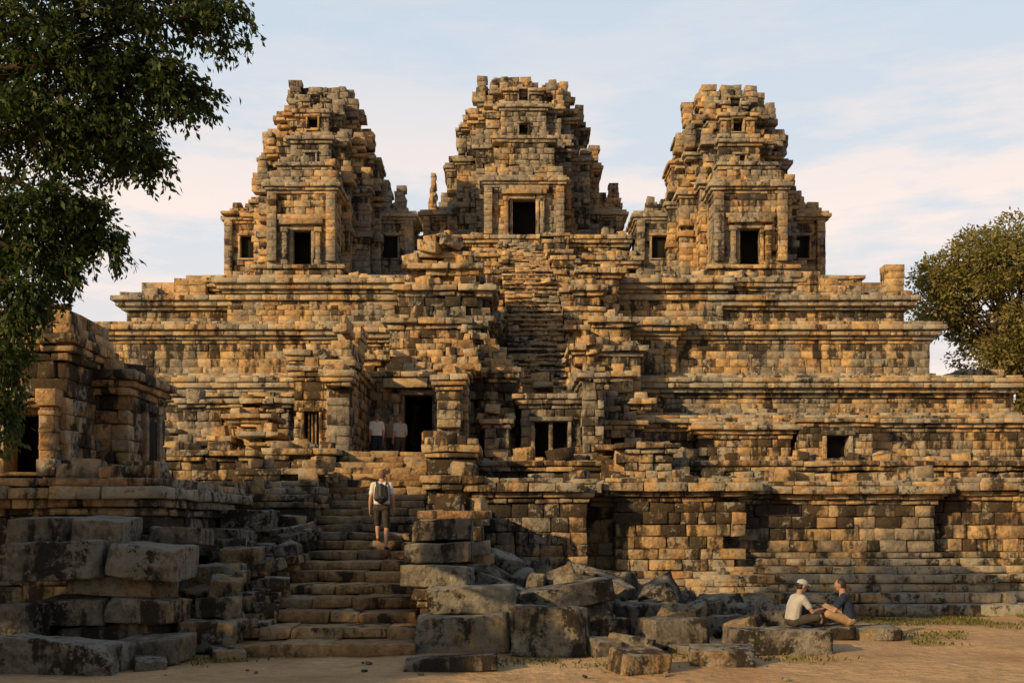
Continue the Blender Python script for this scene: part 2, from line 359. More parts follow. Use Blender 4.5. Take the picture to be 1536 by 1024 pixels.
# ------------------------------------------------------------ second enclosure
gal=empty('ruined_gallery_wall'); m=Mas(); dd=Mas()
m.box(-45,45,30,57,0,4.0)
C2=[(.15,.06),(.15,.18),(.18,.34),(.12,.22)]
B2=[(.2,.25),(.16,.15)]
stack(m,4.6,40,36.4,38,3.9,prof(3.9,6.05,.28,B2,C2),'FLR',core=False,jit=.035,bw=.6,holes=[(5.4,8.2,4.75,4.98)],t=.6)
m.box(5,40,37.2,38,3.9,5.8)
stack(m,6.7,10.0,35.8,37,3.9,prof(3.9,5.75,.28,B2,C2),'FLR',jit=.04,bw=.55,ero=.08)
stack(m,10.2,12.8,35.5,36.4,3.9,prof(3.9,5.85,.28,B2,C2[:2]),'FLR',core=False,jit=.04,bw=.5,ero=.1,holes=[(11.15,11.95,4.4,5.25)],t=.5)
window(m,11.55,4.4,.8,.85,35.5,.13); dd.box(11.0,12.1,36.0,36.2,4.2,5.4)
m.box(13.2,40,34.6,36.4,3.9,4.3)
for (x0,x1,y,zt) in ((-12.6,-8.6,38.5,6.9),(-9.9,-8.8,35.5,6.0),(-9.2,-8.4,34.8,5.3),(-11.0,-10.2,35.5,5.2),(-12.2,-11.4,34.6,4.9),(-13.6,-12.6,36,5.6)):
    stack(m,x0,x1,y,y+1.4,3.9,prof(3.9,zt,.3,B2,C2[:3]),'FLR',jit=.08,ero=.2,miss=.02,bw=.5,cj=.04)
    scat(m,x0,x1,y-.2,y+.8,zt,4,.3,.6)
stack(m,-30,-8.6,41,44,4,prof(4,7.6,.35,B2,C2),'FLR',jit=.06,ero=.2,miss=.01,bw=.7,cj=.03)
m.build('gallery_masonry',M_ter,gal); dd.build('gallery_interior_shade',M_dark,gal)

gate=empty('ruined_temple_gate'); m=Mas(); dd=Mas()
def pier(x0,x1,y0,y1,z0,zt,**k):
    kk=dict(jit=.05,ero=.06,miss=.0,bw=.5,cj=.03,t=.35); kk.update(k)
    stack(m,x0,x1,y0,y1,z0,prof(z0,zt,.3,[(.2,.15),(.16,.08)],[(.14,.06),(.16,.16),(.2,.22)]),'FLR',**kk)
    scat(m,x0,x1,y0,y0+.5,zt,2,.25,.5)
pier(-7.2,-6.0,33.0,37,3.9,7.3,holes=[(-6.85,-6.35,4.7,5.8)],core=False); dd.box(-7.0,-6.2,33.3,33.5,4.5,6.0); window(m,-6.6,4.7,.5,1.1,33.0,.1)
for k in range(3): m.box(-6.72+.12*k-.03,-6.72+.12*k+.03,33.02,33.1,4.7,5.8)
pier(-7.5,-6.1,34.0,37,7.2,8.0,jit=.12)
pier(-5.75,-5.05,31.0,31.8,3.9,6.85,bw=.7)
stack(m,-5.9,-5.15,31.8,36.6,3.9,prof(3.9,7.3,.3,[(.2,.15)],[(.16,.1),(.2,.2)]),'FLR',jit=.05,bw=.5,cj=.03,t=.3)
for i in range(6): row(m,-6.0+.1*i,-5.1-.06*i,32.0+.1*i,'x',-1,7.2+.28*i,.28,t=1.6,bw=.45,jit=.1,cj=.05,ero=.1)
stack(m,-5.2,-2.4,36.2,37.2,3.9,prof(3.9,7.6,.3,[],[(.16,.1),(.2,.25)]),'F',core=False,jit=.04,bw=.5,holes=[(-3.95,-2.8,3.9,6.95)],t=.6)
frame(m,-3.38,4.15,1.0,2.6,36.15,.16,.5)
colon(m,-4.15,4.15,2.6,35.9,.1); colon(m,-2.62,4.15,2.6,35.9,.1)
m.box(-4.6,-2.2,35.7,36.4,6.98,7.3)
dd.box(-5,-4.2,37.2,42,3.9,7.6); dd.box(-2.6,-1.6,37.2,42,3.9,7.6); dd.box(-4.3,-2.5,37.0,42,7.0,7.7)
m.box(-4.3,-3.72,41,41.3,3.9,7.3); m.box(-3.18,-2.5,41,41.3,3.9,7.3); dd.box(-3.75,-3.05,41,41.3,5.9,7.3)
for k in range(4): m.box(-4.1,-2.7,35.2+.3*k,35.2+.3*k+.5,3.9,4.02+.12*k,.02,.01)
pier(-2.35,-1.6,31.2,32.0,3.9,6.75,bw=.7)
stack(m,-2.3,-1.4,32.0,37,3.9,prof(3.9,7.2,.3,[(.2,.15)],[(.16,.1),(.2,.2)]),'FLR',jit=.05,bw=.5,cj=.03,t=.3)
for i in range(7): row(m,-2.5+.16*i,-1.0-.1*i,33.0+.1*i,'x',-1,7.1+.28*i,.28,t=2.0,bw=.45,jit=.1,cj=.05,ero=.12)
pier(-1.6,.1,34.0,38,3.9,7.4,jit=.08)
for i in range(6): row(m,-1.4+.1*i,.2-.2*i,34.6+.2*i,'x',-1,7.3+.28*i,.28,t=2.2,bw=.5,jit=.12,cj=.05,ero=.15)
pier(-.9,-.1,32.4,33.6,3.9,5.7,jit=.08)
for i in range(6): row(m,-7.2+.35*i,-5.4,34.6+.3*i,'x',-1,7.6+.28*i,.28,t=1.6,bw=.5,jit=.12,cj=.05,ero=.2)
for i in range(5): row(m,-4.9+.12*i,-2.2-.05*i,37.4+.35*i,'x',-1,7.6+.3*i,.3,t=1.2,bw=.6,jit=.12,cj=.05,ero=.2,miss=.05)
m.build('gate_masonry',M_ter,gate); dd.build('gate_interior_shade',M_dark,gate)

lib=empty('ruined_stone_library'); m=Mas(); dd=Mas()
stack(m,.3,2.3,33.2,37,3.9,prof(3.9,6.4,.28,[(.2,.15)],[(.14,.08),(.16,.2),(.18,.3)]),'FLR',core=False,jit=.05,bw=.45,t=.45,holes=[(.75,1.85,4.05,5.5)])
frame(m,1.3,4.1,1.1,1.4,33.15,.12,.35); m.box(1.22,1.36,33.2,33.4,4.1,5.5); dd.box(.4,2.2,33.9,34.1,3.9,6.0); m.box(.5,2.2,34.0,37,5.9,6.3)
stack(m,2.3,3.0,32.6,37,3.9,prof(3.9,7.0,.28,[(.2,.15)],[(.14,.08),(.16,.2)]),'FLR',jit=.06,bw=.4,ero=.1,t=.3)
stack(m,3.0,4.4,33.8,37,3.9,prof(3.9,5.6,.28,[(.2,.15)],[(.14,.08),(.16,.2)]),'FLR',core=False,jit=.06,bw=.4,ero=.1,holes=[(3.35,3.8,4.1,5.0)],t=.4)
dd.box(3.1,4.2,34.3,34.5,3.9,5.4)
for i in range(8): row(m,1.6+.1*i,4.3-.22*i,34.6+.25*i,'x',-1,5.7+.28*i,.28,t=2.4,bw=.5,jit=.12,cj=.05,ero=.2,miss=.03)
for (x0,x1,y,zb,zt) in ((.0,1.3,37.5,3.9,7.4),(2.4,3.2,38.5,3.9,9.0),(3.0,4.6,40,3.9,7.4),(-.4,.4,41,3.9,8.2)):
    stack(m,x0,x1,y,y+3,zb,prof(zb,zt,.32,[(.2,.2)],[(.18,.1),(.2,.25)]),'FLR',jit=.12,ero=.25,miss=.02,cj=.05,bw=.6); scat(m,x0,x1,y,y+1,zt,4,.3,.7,.2)
scat(m,2.5,5.5,32,34,3.95,22,.3,.7,.3,.3)
m.build('library_masonry',M_ter,lib); dd.build('library_interior_shade',M_dark,lib)

# ------------------------------------------------------------ lowest terrace wall
tw=empty('lower_terrace_wall'); m=Mas()
m.box(-1.7,60,25.0,31,0,3.05); m.box(-60,-4.9,25.0,31,0,3.05); m.box(-60,60,30.3,31.2,0,3.85)
WB=[(.26,1.7),(.24,1.3),(.2,.95),(.2,1.02),(.18,.6),(.17,.35),(.15,.15)]
WT=[(.12,.06),(.12,.16),(.2,.34),(.12,.26)]
def lowwall(x0,x1,y,zt=3.1,b=WB,sides='FLR',**k):
    kk=dict(jit=.04,bw=.55,cj=.02,t=.6,miss=.0,core=True); kk.update(k)
    stack(m,x0,x1,y,25.6,0,prof(0,zt,.29,b,WT),sides,**kk)
    scat(m,x0,x1,y+.2,y+.8,zt,int((x1-x0)*.8),.25,.5,.08)
lowwall(-.75,1.7,22.6,3.1,[(.22,.5),(.2,.35),(.18,.3),(.17,.12)],ero=.06)
lowwall(1.6,2.5,24.4,3.05,[(.2,.3),(.2,.2)],'F')
lowwall(2.45,5.5,23.5,3.15,[(.24,.9),(.2,.7),(.18,.45),(.17,.4),(.18,.15)],ero=.06)
lowwall(5.4,10.2,24.1,3.1)
lowwall(10.1,13.0,24.5,3.2)
lowwall(12.9,40,24.9,3.1)
lowwall(-30,-5.0,24.3,3.1,ero=.1,jit=.06)
scat(m,-1,24,26.5,30,3.1,60,.3,.65,.12,.08)
stack(m,-1.8,40,29.6,31,3.05,prof(3.05,3.95,.28,[],[(.14,.1),(.16,.2)]),'F',core=False,jit=.06,bw=.6,miss=.04,t=.6,cj=.03)
stack(m,-30,-4.9,29.6,31,3.05,prof(3.05,3.95,.28,[],[(.14,.1),(.16,.2)]),'F',core=False,jit=.06,bw=.6,miss=.04,t=.6,cj=.03)
scat(m,-.8,22,30,33,3.95,40,.3,.65,.15,.1); scat(m,-13,-5,29.6,33,3.95,34,.3,.7,.2,.2,gap=(-5.6,-2))
for x in np.arange(5,12,.8): 
    if random.random()<.85: m.add((x+U(-.1,.1),29.2,3.35),(U(.4,.65),.5,U(.4,.8)),(U(-.05,.05),U(-.05,.05),U(-.2,.2)),.04,.04)
stack(m,2.6,4.6,28.6,30,3.05,prof(3.05,4.4,.28,[],[(.14,.1),(.16,.2)]),'FLR',jit=.08,ero=.15,bw=.45,cj=.03)
stack(m,-12,-7.2,27.5,30,3.05,prof(3.05,4.1,.28,[],[(.14,.1),(.16,.2)]),'FLR',jit=.08,ero=.15,bw=.5,cj=.03)
m.build('terrace_wall_masonry',M_low,tw)

# ------------------------------------------------------------ stair
st=empty('stone_staircase'); m=Mas(); f=Mas()
def scx(y): return np.interp(y,[15.5,28.5],[-2.77,-3.65])
for i in range(22):
    z=.19*i; y=15.5+.8*i if i<8 else 21.9+.5*(i-8); cx=scx(y); wl=1.25+(.55 if i<3 else .25 if i<6 else 0)
    BIAS[:]=[.15,0]; row(m,cx-wl+U(-.08,.08),cx+1.25,y+U(-.05,.05),'x',-1,z-.02,.19,t=1.3,bw=.8,jit=.07,ch=.04,cj=.035); BIAS[:]=[0,0]
    m.box(cx-wl+.2,cx+1.0,y+.8,29.5,z-.19,z-.02)
m.build('stair_steps',M_step,st)
B3=[(.22,.12),(.16,.05)]; T3=[(.14,.06),(.18,.12)]
for (y0,y1,zt) in ((16.9,18.4,.95),(18.4,20.2,1.5),(20.2,22.3,2.35),(22.3,24.5,3.15),(24.5,27,4.0),(27,29.4,4.4)):
    xl=scx(y0)+1.3; stack(f,xl,xl+1.2,y0,y1,0,prof(0,zt,.34,B3,T3),'FLR',jit=.06,bw=.75,cj=.03,ero=.06,t=.5)
    scat(f,xl,xl+1.1,y0,y0+1,zt,2,.3,.6,.08)
for (y0,y1,zt,w) in ((16.6,17.8,.45,.8),(17.8,19.4,.85,1.3),(19.4,21.0,1.45,1.4),(21.0,22.8,2.0,1.8),(22.8,24.6,2.75,2.0),(24.6,27.2,3.45,2.0),(27.2,29.4,4.15,1.8)):
    xr=scx(y0)-1.3; stack(f,xr-w,xr,y0,y1,0,prof(0,zt,.34,B3,T3),'FLR',jit=.06,bw=.75,cj=.03,ero=.1,t=.5)
    scat(f,xr-w,xr,y0,y0+1.2,zt,4,.3,.6,.1)
f.build('stair_flank_walls',M_low,st)

# ------------------------------------------------------------ left foreground pavilion
lb=empty('ruined_entrance_pavilion'); m=Mas(); dd=Mas()
stack(m,-14,-6.2,17.3,22.3,0,prof(0,2.85,.3,[(.25,.5),(.22,.4),(.2,.2)],[(.14,.08),(.16,.2),(.2,.32),(.16,.2)]),'FR',jit=.05,bw=.6,cj=.03,t=.6,ero=.05)
scat(m,-8,-6.2,17.2,18,2.85,7,.25,.5,.08)
stack(m,-14,-8.0,18.0,19.7,2.85,prof(2.85,5.9,.28,[(.2,.12),(.15,.06)],[(.14,.06),(.14,.14),(.18,.2),(.2,.1),(.25,.05)]),'FR',core=False,jit=.04,bw=.5,cj=.025,t=.5,holes=[(-9.15,-8.4,2.95,4.15)])
m.box(-14,-8.3,18.4,19.7,4.3,5.85); m.box(-14,-9.7,18.5,19.7,2.85,4.4); dd.box(-9.8,-8.2,18.9,19.2,2.8,4.4); frame(m,-8.77,2.98,.62,1.15,17.97,.1,.4)
colon(m,-8.25,2.9,1.55,17.85,.12)
scat(m,-9.4,-8.2,18.1,19.0,5.88,8,.25,.5,.08,.05)
stack(m,-8.3,-7.35,19.2,21.2,2.85,prof(2.85,5.0,.28,[(.2,.12),(.15,.06)],[(.14,.06),(.14,.12),(.18,.18)]),'FR',core=False,jit=.05,bw=.42,cj=.03,t=.3)
m.box(-8.3,-7.7,19.5,21.1,2.85,4.9)
dd.box(-7.41,-7.31,20.0,20.6,3.25,4.15)  # near-black panel on the wall face painted as a shaded window opening
m.box(-7.45,-7.25,19.86,20.0,3.15,4.3);m.box(-7.45,-7.25,20.6,20.74,3.15,4.3);m.box(-7.45,-7.23,19.8,20.8,4.3,4.45);m.box(-7.45,-7.23,19.8,20.8,3.02,3.15)
scat(m,-8.2,-7.5,19.3,21,5.0,6,.25,.5,.1,.05)
m.build('pavilion_masonry',M_low,lb); dd.build('pavilion_interior_shade',M_dark,lb)

# ------------------------------------------------------------ detailed fallen blocks
def rock_mesh(specs,name,parent=None,sub=7):
    V=[];F=[];T=[];o=0
    g=np.linspace(-1,1,sub)
    g=np.sign(g)*np.abs(g)**.75
    base=[]; idx={}
    faces=[]
    def vid(p):
        k=tuple(np.round(p,4))
        if k not in idx: idx[k]=len(base); base.append(p)
        return idx[k]
    for a in range(3):
        o1,o2=[i for i in range(3) if i!=a]
        for s in(-1,1):
            for i in range(sub-1):
                for j in range(sub-1):
                    q=[]
                    for u,v in((i,j),(i+1,j),(i+1,j+1),(i,j+1)):
                        p=[0,0,0]; p[a]=s; p[o1]=g[u]; p[o2]=g[v]; q.append(vid(np.array(p,float)))
                    P=[base[k] for k in q]; nn=np.cross(P[1]-P[0],P[2]-P[0])
                    if np.dot(nn,P[0]+P[2])<0: q=q[::-1]
                    faces.append(q)
    B=np.array(base); Fa=np.array(faces)
    for (c,s,r) in specs:
        s=np.array(s,float); h=s/2; mn=h.min()
        rad=mn*U(.05,.12)
        P=B*h
        inner=np.clip(P,-(h-rad),(h-rad)); d=P-inner; ln=np.linalg.norm(d,axis=1,keepdims=True); ln[ln==0]=1
        P=inner+d/ln*np.minimum(ln,rad)
        if random.random()<.5:
            nrm_=np.array([U(-1,1),U(-1,0),U(.2,1)]); nrm_/=np.linalg.norm(nrm_); lim=(np.abs(nrm_)*h).sum()*U(.72,.9); dd_=P@nrm_-lim; P=P-np.maximum(dd_,0)[:,None]*nrm_*.8
        sd=Vector((U(0,99),U(0,99),U(0,99)))
        shear=R.uniform(-.07,.07,(3,3)); P=P+(P@shear)
        out=np.empty_like(P)
        for k,p in enumerate(P):
            v=Vector(p)
            n1=noise.noise_vector(v*1.6+sd)*.035+noise.noise_vector(v*5+sd)*.028+noise.noise_vector(v*13+sd)*.014
            out[k]=p+np.array(n1)*min(1,mn*3.2)
        out=out@rot3(*r).T+np.array(c)
        V.append(out); F.append(Fa+o); o+=len(B); tt=np.ones((len(B),4)); tt[:,:3]=R.uniform(0,1,3); T.append(tt)
    V=np.concatenate(V);F=np.concatenate(F)
    return mesh_from(name,V,F.ravel(),np.full(len(F),4),M_rock,parent,np.concatenate(T))
def S(x0,x1,y,z0,z1,dy=.8,r=(0,0,0)): return (((x0+x1)/2,y+dy/2,(z0+z1)/2),(x1-x0,dy,z1-z0),r)
big=[S(-1.59,0,15.7,0,.58,.9,(.0,.01,.03)),S(-1.35,.02,16.1,.6,1.02,.9,(.03,-.03,-.05)),S(-1.49,-.25,13.8,-.03,.17,.7),
 S(-1.9,-.8,17.0,.95,1.33,.9,(0,0,.05)),S(-1.5,-.7,17.2,.98,1.3,.9),S(-1.87,-.75,17.8,1.35,1.72,1.0,(0,.01,-.04)),S(-1.8,-.72,17.9,1.73,2.12,1.0,(.0,0,.06)),
 S(.02,1.2,15.3,0,.75,.8,(.03,.02,-.12)),S(.15,1.75,17.2,.6,.98,.9,(.05,-.18,.1)),S(1.3,2.0,17.3,.1,.42,.7,(0,.05,.2)),
 S(2.17,3.15,16.2,0,.5,.8,(0,.02,.25)),S(1.42,2.12,13.6,-.03,.28,.55,(.04,.1,.3)),S(1.15,1.6,15.2,0,.28,.5,(.1,.1,.5)),S(1.55,2.2,15.4,-.02,.3,.6,(-.1,.1,-.3)),
 S(2.62,3.5,14.3,-.02,.24,.7,(.0,.03,-.1)),S(3.44,4.98,15.6,0,.37,.7,(0,.01,.04)),S(2.0,2.9,18.3,0,.6,.8,(.1,-.1,.3)),S(1.0,1.9,18.6,.2,.75,.8,(.2,-.2,-.3)),
 S(3.3,4.2,18.4,0,.4,.7,(.05,.05,.5)),S(3.9,4.7,19.4,0,.45,.7,(.15,-.1,-.4)),S(2.8,3.6,19.3,.2,.6,.7,(.1,.25,.2)),S(4.6,5.3,20.2,0,.4,.6,(0,.1,.3)),
 S(-.2,.5,16.6,0,.35,.6),S(2.6,3.6,15.4,0,.14,.8,(0,0,.3)),
 S(-6.95,-5.4,13.4,-.1,.45,1.0,(0,.02,.03)),S(-5.75,-4.85,14.4,0,.38,.9,(0,0,-.06)),S(-5.3,-4.35,15.7,0,.52,.9,(.02,.02,.1)),S(-6.95,-5.4,15.4,.2,.5,.9),
 S(-7.3,-6.3,15.3,.5,.9,1.0,(0,.01,.02)),S(-6.22,-5.22,15.3,.5,.88,1.0,(0,-.02,-.03)),S(-7.0,-5.5,15.6,.9,1.2,1.0),S(-7.9,-6.3,15.2,1.2,1.75,1.2,(0,0,.02)),
 S(-6.28,-5.12,15.3,1.2,1.72,1.2,(0,.01,-.03)),S(-7.9,-7.0,15.6,1.75,2.15,1.2),S(-6.95,-6.2,15.7,1.75,2.15,1.2,(0,0,.03)),S(-8,-6.2,15.9,0,.6,1.2),S(-8.6,-7.1,14.8,.0,.8,1.2),
 S(-5.1,-4.6,16.6,.85,1.15,.7,(.1,.1,.2)),S(-4.9,-4.3,17.0,.5,.8,.8,(0,.05,-.2)),S(-6.1,-5.2,16.6,1.7,2.0,.9),S(-5.2,-4.5,16.2,.5,.85,.9,(0,0,.2)),
 S(-4.6,-4.1,15.0,-.05,.15,.6,(0,0,.4)),S(-4.9,-4.2,16.8,0,.5,.8),S(-5.3,-4.9,13.9,-.05,.15,.4,(.1,.1,.4)),
 S(-5.9,-4.9,17.6,.7,1.3,.9),S(-5.5,-4.7,18.6,1.2,1.6,.9,(0,0,.1)),S(-6.3,-5.3,19.5,1.5,1.95,.9,(0,0,-.1)),S(-6.0,-5.0,20.6,1.9,2.35,.9)]
rock_mesh(big,'fallen_temple_blocks',None,13)
rock_mesh([S(4.75,6.0,17.5,0,.22,.85,(0,0,.02)),S(6.03,6.85,17.6,-.01,.21,.8,(0,0,-.03))],'stone_slab_seat',None,10)
sp=[]
for i in range(210):
    x=-.5+6.6*random.random()**1.15; y=U(17.4,22.2); top=max(.05,1.2*(1-(x+.2)/5.8))*min(1,max(0,(y-16.5)/2.5))
    if x>4.4 and y<19: continue
    s=U(.25,.8); sp.append(((x,y,U(0,1)*top+s*.2),(s,s*U(.5,.9),s*U(.35,.7)),(U(-.5,.5),U(-.5,.5),U(0,3))))
for i in range(70):
    x=U(-6.3,-4.3); y=U(16,21); s=U(.2,.5); top=np.interp(y,[16,21],[.3,1.9]); sp.append(((x,y,top+s*.1),(s,s*.8,s*.5),(U(-.3,.3),U(-.3,.3),U(0,3))))
for i in range(40):
    s=U(.03,.09); sp.append(((U(-5,4),U(13,17),s*.2),(s,s*.8,s*.6),(U(-.3,.3),U(-.3,.3),U(0,3))))
rock_mesh(sp,'stone_rubble',None,6)

# ------------------------------------------------------------ ground
gm=bpy.data.materials.new('sandy_dirt'); t=NT(gm); pos=t.n('ShaderNodeTexCoord').outputs['Object']
b=t.ramp(t.noise(pos,.55,6,.65),[(.3,(.36,.215,.105)),(.5,(.50,.325,.165)),(.7,(.58,.40,.22))])
b=t.mix(t.math('MULTIPLY',t.ramp(t.noise(t.vmul(pos,(1,2.2,1)),4,6,.7),[(.45,0.0),(.6,1.0)]),.6),b,(.30,.19,.10))
gr=t.ramp(t.noise(pos,.35,5,.7),[(.56,0.0),(.64,1.0)]); b=t.mix(t.math('MULTIPLY',gr,.4),b,(.15,.135,.05))
sp_=t.ramp(t.noise(pos,40,2),[(.60,0.0),(.68,1.0)]); b=t.mix(t.math('MULTIPLY',sp_,.55),b,(.16,.10,.06))
hh=t.math('ADD',t.noise(pos,6,6,.7),t.math('MULTIPLY',t.noise(pos,1.2,3),2.0)); t.out(b,.95,hh,.9,.10,.1)
ax=np.unique(np.concatenate([-np.geomspace(16,1500,14)[::-1],np.linspace(-15,15,130),np.geomspace(16,1500,14)]))
ay=np.unique(np.concatenate([-np.geomspace(3,1500,12)[::-1],np.linspace(0,30,130),np.geomspace(31,2500,14)]))
X,Y=np.meshgrid(ax,ay); Z=np.zeros_like(X)
for i in range(X.shape[0]):
    for j in range(X.shape[1]):
        if abs(X[i,j])<=15 and 0<=Y[i,j]<=30:
            v=Vector((X[i,j]*.5,Y[i,j]*.5,0)); Z[i,j]=noise.noise(v)*.05+noise.noise(v*4)*.02
V=np.stack([X,Y,Z],-1).reshape(-1,3); ny,nx=X.shape; q=(np.arange(ny-1)[:,None]*nx+np.arange(nx-1)[None]).ravel()
F=np.stack([q,q+1,q+nx+1,q+nx],1); mesh_from('ground',V,F.ravel(),np.full(len(F),4),gm,None,None,True)

# ------------------------------------------------------------ leaves
def leafmat(name,c1,c2,tr=.35):
    m=bpy.data.materials.new(name); t=NT(m)
    at=t.n('ShaderNodeAttribute',attribute_name='tint'); sep=t.n('ShaderNodeSeparateColor'); t.l(at.outputs['Color'],sep.inputs[0])
    col=t.ramp(sep.outputs[0],[(0,c1),(1,c2)])
    d=t.n('ShaderNodeBsdfPrincipled'); d.inputs['Roughness'].default_value=.6; d.inputs['Specular IOR Level'].default_value=.25; t.l(col,d.inputs['Base Color'])
    tt=t.n('ShaderNodeBsdfTranslucent'); t.l(t.mix(1.0,col,(1.2,1.3,.6),'MULTIPLY'),tt.inputs[0])
    mx=t.n('ShaderNodeMixShader'); mx.inputs[0].default_value=tr; t.l(d.outputs[0],mx.inputs[1]); t.l(tt.outputs[0],mx.inputs[2])
    o=t.n('ShaderNodeOutputMaterial'); t.l(mx.outputs[0],o.inputs[0]); return m
def leaves(name,P,D,size,mat,parent):
    n=len(P); D=D/np.linalg.norm(D,axis=1,keepdims=True); r=R.normal(size=(n,3)); W=np.cross(D,r); W/=np.linalg.norm(W,axis=1,keepdims=True); N=np.cross(D,W)
    s=(size*R.uniform(.6,1.3,n))[:,None]
    V=np.stack([P,P+D*s*.45+W*s*.24+N*s*.04,P+D*s-N*s*.12,P+D*s*.45-W*s*.24+N*s*.04],1)
    F=(np.array([0,1,2,3])[None]+4*np.arange(n)[:,None])
    t=np.ones((n,4,4)); t[:,:,:3]=R.uniform(0,1,(n,1,3))
    return mesh_from(name,V.reshape(-1,3),F.ravel(),np.full(n,4),mat,parent,t.reshape(-1,4))
M_bark=simple('tree_bark',(.07,.05,.035),.9,12,.4)
def tubes(name,paths,mat,parent,seg=7):
    V=[];F=[];o=0
    for pts in paths:
        k=len(pts)
        for i,(p,r) in enumerate(pts):
            p=np.array(p,float); a=np.array(pts[max(i-1,0)][0],float); b=np.array(pts[min(i+1,k-1)][0],float); d=b-a; d/=np.linalg.norm(d)+1e-9
            u=np.cross(d,[.3,.9,.1]); u/=np.linalg.norm(u); v=np.cross(d,u)
            for s in range(seg):
                an=2*math.pi*s/seg; V.append(p+(u*math.cos(an)+v*math.sin(an))*r)
        for i in range(k-1):
            for s in range(seg):
                s2=(s+1)%seg; F.append([o+i*seg+s,o+i*seg+s2,o+(i+1)*seg+s2,o+(i+1)*seg+s])
        o+=k*seg
    F=np.array(F); return mesh_from(name,np.array(V),F.ravel(),np.full(len(F),4),mat,parent,None,True)
def bend(p,q,r0,r1,n=7,w=.06):
    p=np.array(p,float);q=np.array(q,float);L=np.linalg.norm(q-p); out=[]
    o=R.normal(size=3)*L*w; o2=R.normal(size=3)*L*w*.5
    for i in range(n):
        t=i/(n-1); out.append((p+(q-p)*t+o*math.sin(math.pi*t)+o2*math.sin(2*math.pi*t),r0+(r1-r0)*t))
    return out
tr=empty('broadleaf_tree'); L1=leafmat('green_leaf',(.018,.038,.010),(.066,.10,.024),.3)
base=(-9.3,11.3,0); crown=(-8.8,11.2,6.5)
blobs=[((-5.2,11,7.7),(1.3,1.0,.55),86),((-4.0,11,7.78),(.85,.7,.36),54),((-3.25,11,7.65),(.45,.5,.26),20),((-5.0,11,7.1),(1.0,.9,.5),74),((-4.1,11,7.0),(.7,.5,.36),50),((-3.65,11,6.8),(.42,.4,.24),16),
 ((-5.1,11,6.4),(1.0,.8,.46),78),((-4.4,11,6.35),(.55,.5,.38),42),((-4.05,11,6.1),(.36,.4,.2),14),((-5.3,11.2,5.6),(.8,.7,.42),62),((-4.8,11.2,5.5),(.45,.4,.26),24),((-4.55,11.2,5.2),(.3,.3,.22),12),((-5.3,11,5.0),(.5,.5,.36),38),((-4.95,11,4.85),(.25,.3,.16),8),((-6.5,11.3,6.6),(1.1,1.2,1.5),80),
 ((-5.2,10.6,4.45),(.22,.3,.35),24),((-5.32,10.6,3.8),(.15,.3,.4),16),((-5.38,10.6,3.2),(.12,.25,.3),9),((-6.1,10.8,4.3),(.5,.6,.9),36),((-7.5,10.8,8.2),(1.6,1.6,1.2),60)]
paths=[bend(base,crown,.38,.26,9,.03)]; P=[];D=[]
for c,r,n in blobs:
    c=np.array(c); r=np.array(r); paths.append(bend(crown if c[2]>4.4 else (-8.9,11.2,5.0),c,.10,.015,9,.05))
    for _ in range(n*2):
        d=R.normal(size=3); d/=np.linalg.norm(d); s=c+d*r*R.uniform(.1,.7); e=c+d*r*R.uniform(.8,1.25)+np.array([0,0,-.12]) 
        e[2]-=.1*R.rand(); path=bend(s,e,.008,.003,5,.1); paths.append(path)
        for _k in range(26):
            tq=R.rand(); i=min(int(tq*4),3); a=path[i][0]; b2=path[i+1][0]; pp=a+(b2-a)*(tq*4-i)+R.normal(size=3)*.045
            P.append(pp); D.append((b2-a)/np.linalg.norm(b2-a)*.6+R.normal(size=3)*.5+np.array([0,0,-.45]))
tubes('trunk_and_limbs',paths,M_bark,tr,6); leaves('leaves',np.array(P),np.array(D),.085,L1,tr)
def fartree(name,x,y,cr,zc,mat,n,size,blobn=26,trunkr=.35,flat=.75):
    e=empty(name); z0=zc; paths=[bend((x,y,0),(x,y,z0),trunkr,trunkr*.5,8,.02)]; P=[];D=[]
    for _ in range(blobn):
        d=R.normal(size=3); d/=np.linalg.norm(d); c=np.array([x,y,z0])+d*cr*np.array([1,1,flat])*R.uniform(.45,.85); rr=cr*R.uniform(.12,.27)
        paths.append(bend((x,y,z0-cr*flat*.6),c,trunkr*.3,.04,7,.06))
        k=n//blobn; q=R.normal(size=(k,3)); q/=np.linalg.norm(q,axis=1,keepdims=True); q2=q*(R.uniform(.3,1.0,(k,1))**.5)*rr*R.uniform(.8,1.3,(k,1))*np.array([1.1,1.1,.7])
        P.append(c+q2); D.append(q+R.normal(size=(k,3))*.6+np.array([0,0,-.3]))
    tubes('trunk_and_limbs',paths,M_bark,e,6); leaves('leaves',np.concatenate(P),np.concatenate(D),size,mat,e)
L2=leafmat('olive_leaf',(.09,.09,.026),(.28,.23,.08),.35)
fartree('broadleaf_tree',42.4,84,8.6,21.2,L2,50000,.38,80,.5,1.0)
fartree('broadleaf_tree',43.5,86,7,12.5,L2,20000,.4,38,.5,1.0)
for (x,y,zc,cr,n) in ((-22,5,7.0,4.8,15000),(-13.8,5.0,4.9,2.7,9000),(-27,13,7.6,5,10000),(-15.5,9.5,5.8,2.8,9000)):
    fartree('broadleaf_tree',x,y,cr,zc,L1,n,.3,30,.25,.85)

